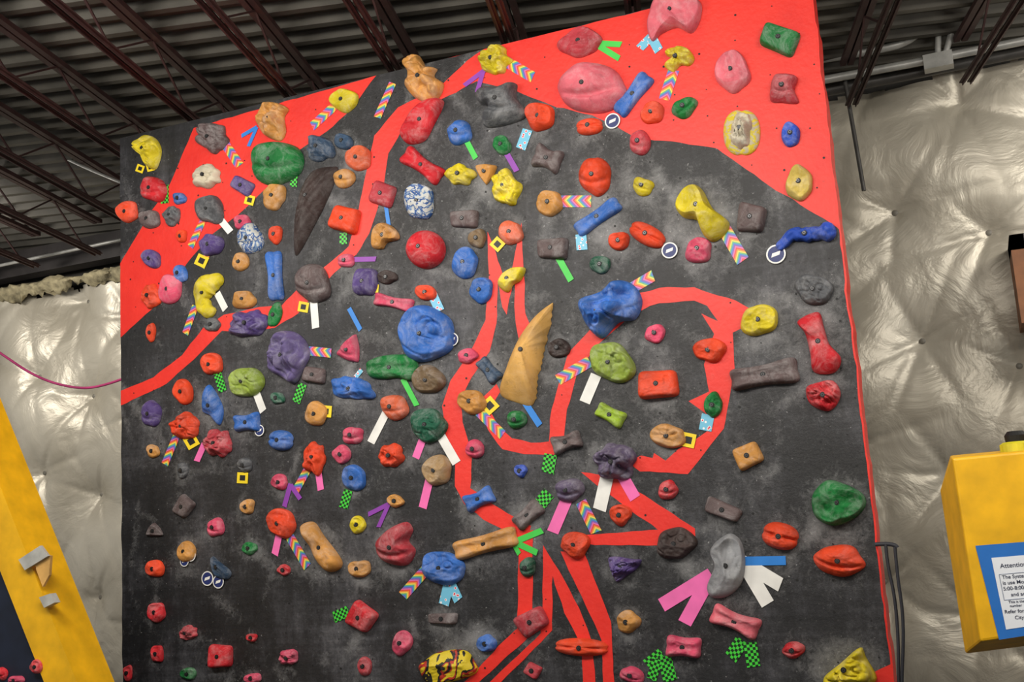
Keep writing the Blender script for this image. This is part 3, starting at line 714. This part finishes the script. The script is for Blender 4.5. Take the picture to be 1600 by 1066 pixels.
tube('run_6', [P(1475, 95, yc), P(1486, 50, yc), P(1500, 15, yc), P(1505, -40, yc)], .024, M_PIPE, cp)
tube('run_7', [P(1250, 150, yc + .2), P(1680, 64, yc + .2)], .05, M_DPIPE, cp, poly=True)
tube('run_8', [P(-40, 165, 1.2), P(60, 225, 1.2), P(130, 262, 1.2), P(200, 290, 1.2)], .014, M_PIPE, cp)
c0 = P(1466, 97, yc)
box('junction_box', c0.x - .11, c0.x + .11, yc - .06, yc + .05, c0.z - .06, c0.z + .06, M_PIPE, cp)
tube('brace_pole', [P(1320, 125, 2.78), P(1350, 298, 2.78)], .018, M_DPIPE, poly=True)
M_WOOD = simple('stained_timber', (132, 84, 50), .6)
M_GLASSD = simple('dark_opening', (36, 26, 24), .4)
wp = empty('window_1')
w0 = P(1576, 372, 2.75); w1 = P(1578, 494, 2.75)
box('frame_left', w0.x, w0.x + .1, 2.65, 3.3, w1.z, w0.z, M_WOOD, wp)
box('frame_top', w0.x, w0.x + 1.1, 2.65, 3.3, w0.z - .12, w0.z, M_GLASSD, wp)
box('frame_right', w0.x + 1.0, w0.x + 1.1, 2.65, 3.3, w1.z, w0.z, M_WOOD, wp)
box('frame_bottom', w0.x, w0.x + 1.1, 2.65, 3.3, w1.z - .08, w1.z, M_WOOD, wp)
box('pane', w0.x + .08, w0.x + 1.02, 2.75, 2.8, w1.z, w0.z, M_GLASSD, wp)

# ---------------------------------------------------------------- ropes
M_ROPE = simple('magenta_cord', (180, 60, 115), .6); M_CABLE = simple('black_strap', (40, 42, 50), .6)
tube('pink_rope', [P(-60, 510, .1), P(0, 552, .1), P(60, 592, .1), P(120, 608, .1), P(160, 604, .1), P(192, 592, .1)], .010, M_ROPE)
sp_ = empty('hanging_strap')
tube('hook', [Vector((XR - .01, -.02, P(1385, 850).z)), P(1398, 848, -.03), P(1402, 856, -.03)], .012, M_CABLE, sp_)
tube('strand_1', [P(1398, 850, -.03), P(1402, 900, -.03), P(1410, 950, -.03), P(1412, 1000, -.03), P(1408, 1080, -.03), P(1412, 1200, -.03)], .009, M_CABLE, sp_)
tube('strand_2', [P(1384, 850, -.03), P(1386, 880, -.03), P(1398, 930, -.03), P(1404, 1000, -.03), P(1404, 1100, -.03), P(1408, 1200, -.03)], .009, M_CABLE, sp_)

# ---------------------------------------------------------------- yellow feature on the right
M_YEL = simple('yellow_painted_ply', (232, 176, 16), .45, var=.15)
bxp = empty('yellow_climbing_volume')
yf, yb = -1.0, -.45
Fq = [P(1488, 716, yf), P(1760, 690, yf), P(1780, 968, yf), P(1532, 1003, yf)]
Bq = [P(1469, 768, yb), P(1790, 735, yb), P(1800, 985, yb), P(1508, 1022, yb)]
Tq = [P(1485, 712, yb), P(1780, 684, yb)]
vv = Fq + Bq + Tq
ff = [(3, 2, 1, 0), (0, 4, 7, 3), (1, 2, 6, 5), (3, 7, 6, 2), (0, 1, 9, 8), (0, 8, 4), (1, 5, 9), (4, 8, 9, 5, 6, 7)]
o = mkobj('box', vv, ff, [M_YEL], parent=bxp)
bv = o.modifiers.new('b', 'BEVEL'); bv.width = .012; bv.segments = 2
c1 = P(1590, 704, -.75)
def lathe(name, c, prof, mat, parent, ns=20):
    vv = []; ff = []
    for (r, z) in prof:
        for s in range(ns): vv.append((c.x + r * math.cos(2 * math.pi * s / ns), c.y + r * math.sin(2 * math.pi * s / ns), c.z + z))
    for i in range(len(prof) - 1):
        for s in range(ns): t = (s + 1) % ns; ff.append((i * ns + s, i * ns + t, (i + 1) * ns + t, (i + 1) * ns + s))
    ff.append(tuple((len(prof) - 1) * ns + s for s in range(ns)))
    return mkobj(name, vv, ff, [mat], smooth=False, parent=parent)
M_YG = simple('yellow_cap', (214, 204, 40), .5)
lathe('cap_base', c1, [(.075, -.03), (.075, .03), (.06, .04)], M_YG, bxp)
lathe('cap_knob', c1, [(.045, .03), (.05, .07), (.035, .09)], M_BLACK, bxp)
M_POST = simple('black_post_paint', (40, 40, 42), .6)
q0 = P(1720, 900, yf)
box('support_post', q0.x, q0.x + .3, yf + .02, yb + .3, 0, P(1760, 700, yf).z - .1, M_POST, bxp)
# sign
M_SB = simple('sign_blue_border', (40, 110, 190), .4, var=.05, bmp=0); M_SW = simple('sign_paper', (226, 230, 236), .5, var=.03, bmp=0)
M_INK = simple('sign_ink', (40, 46, 70), .6, bmp=0); M_INKL = simple('sign_frame_line', (120, 130, 150), .6, bmp=0)
sgn = empty('notice_sign')
def sq(name, pts, off, mat): mkobj(name, [P(x, y, yf - off) for x, y in pts], [(0, 1, 2, 3)], [mat], parent=sgn)
sq('border', [(1561, 1000), (1716, 976), (1688, 840), (1524, 853)], .003, M_SB)
sq('paper', [(1572, 984), (1694, 966), (1668, 862), (1549, 872)], .005, M_SW)
a0 = P(1549, 872, yf); a1 = P(1668, 862, yf)
exv = (a1 - a0).normalized()
lx = [(1563, 888, 'Attention C', 6.2), (1566, 905, 'The Systems', 5), (1567, 914, 'is use Monda', 5), (1568, 923, '5:00-8:00pm', 5), (1580, 932, 'and addi', 5), (1576, 943, 'This is the', 3.5), (1578, 949, 'number', 3.5), (1570, 959, 'Refer for the', 4.8), (1586, 968, 'City R', 4.8)]
for i, (x, y, t, s) in enumerate(lx):
    cu = bpy.data.curves.new('t', 'FONT'); cu.body = t; cu.size = s * .0036 * 1.25; cu.materials.append(M_INK); cu.offset = .0002
    o = bpy.data.objects.new('line_%d' % (i + 1), cu); scene.collection.objects.link(o); o.parent = sgn
    p = P(x, y, yf - .0065)
    nrm = Vector((0, -1, 0)); yv = nrm.cross(exv).normalized()
    o.matrix_local = Matrix(((exv.x, yv.x, nrm.x, p.x), (exv.y, yv.y, nrm.y, p.y), (exv.z, yv.z, nrm.z, p.z), (0, 0, 0, 1)))
def ln(name, x0, y0, x1, y1, w=1.0): tube(name, [P(x0, y0, yf - .006), P(x1, y1, yf - .006)], .0012, M_INKL, sgn, poly=True)
ln('rule_left', 1561, 898, 1569, 938); ln('rule_top', 1561, 898, 1660, 889); ln('rule_bottom', 1569, 938, 1668, 929)

# ---------------------------------------------------------------- slanted panel lower left
M_NAVY = simple('navy_panel_paint', (22, 30, 48), .5)
slp = empty('slanted_climbing_panel')
yl = -1.0
outer = [P(-70, 557, yl), P(236, 1336, yl)]; inner = [P(-70, 690, yl), P(186, 1336, yl)]
def prism(name, pts, y0, y1, mat, parent):
    n = len(pts); v = [(p.x, y0, p.z) for p in pts] + [(p.x, y1, p.z) for p in pts]
    f = [tuple(range(n - 1, -1, -1)), tuple(range(n, 2 * n))] + [(i, (i + 1) % n, n + (i + 1) % n, n + i) for i in range(n)]
    o = mkobj(name, v, f, [mat], parent=parent); return o
prism('yellow_edge', [outer[0], outer[1], inner[1], inner[0]], yl - .05, yl + .25, M_YEL, slp)
prism('navy_face', [inner[0], inner[1], P(-420, 1336, yl), P(-420, 690, yl)], yl - .02, yl + .25, M_NAVY, slp)
br = empty('hinge_bracket')
M_GAL = simple('galvanised_plate', (190, 190, 184), .4, .2)
M_LPLY = simple('pale_plywood', (206, 160, 90), .7)
prism('plywood_block', [P(x, y, yl) for x, y in ((66, 862), (92, 868), (90, 898), (80, 916), (70, 890))], yl - .07, yl - .05, M_LPLY, br)
prism('plate', [P(x, y, yl) for x, y in ((46, 874), (80, 852), (92, 868), (56, 890))], yl - .09, yl - .07, M_GAL, br)
prism('end_cap', [P(x, y, yl) for x, y in ((80, 932), (97, 926), (104, 940), (88, 948))], yl - .1, yl - .05, M_GAL, br)
def lhold(col, x, y, w, h, yp):
    o = hold('dome', col, x, y, w, h); p = P(x, y, yp); k = (yp + 6.5) / 6.5
    o.location = p; o.scale = (k, k, k)
lhold('R', 4, 1052, 16, 20, yl - .022); lhold('P', 26, 1063, 24, 14, yl - .022); lhold('R', 58, 1042, 18, 22, yl - .052)

# ---------------------------------------------------------------- lights
M_LAMP = simple('lamp_housing', (200, 200, 200), .4)
def lamp(x, y, z, tgt, e, sx=2.2, sy=.8, col=(1, .94, .85)):
    p = empty('ceiling_lamp', (x, y, z))
    L = bpy.data.lights.new('tube_light', 'AREA'); L.shape = 'RECTANGLE'; L.size = sx; L.size_y = sy; L.energy = e; L.color = col
    o = bpy.data.objects.new('tube_light', L); scene.collection.objects.link(o); o.parent = p
    d = Vector(tgt) - Vector((x, y, z)); o.rotation_euler = d.to_track_quat('-Z', 'Y').to_euler(); o.location = (0, 0, -.06)
    v, f = boxv(-sx / 2, sx / 2, -.1, .1, .05, .12); mkobj('housing', v, f, [M_LAMP], parent=p)
lamp(-5.2, -3.9, 4.7, (-4.6, 0, 2.2), 135)
lamp(-2.2, -4.2, 4.7, (-2.6, 0, 2.2), 162)
lamp(1.6, -3.9, 4.7, (-.5, 0, 2.0), 135)
lamp(2.2, .8, 4.7, (1.0, 3.2, 2.2), 74, 1.6, .5)  # unseen fill lamp, added to brighten the insulation on the right
lamp(-9.6, .5, 4.7, (-8.0, 3.2, 2.5), 74, 1.6, .5)  # added fill just out of view, lights the left insulation
w = bpy.data.worlds.new('world'); scene.world = w; w.use_nodes = True
w.node_tree.nodes['Background'].inputs[0].default_value = (1, .98, .94, 1); w.node_tree.nodes['Background'].inputs[1].default_value = .36
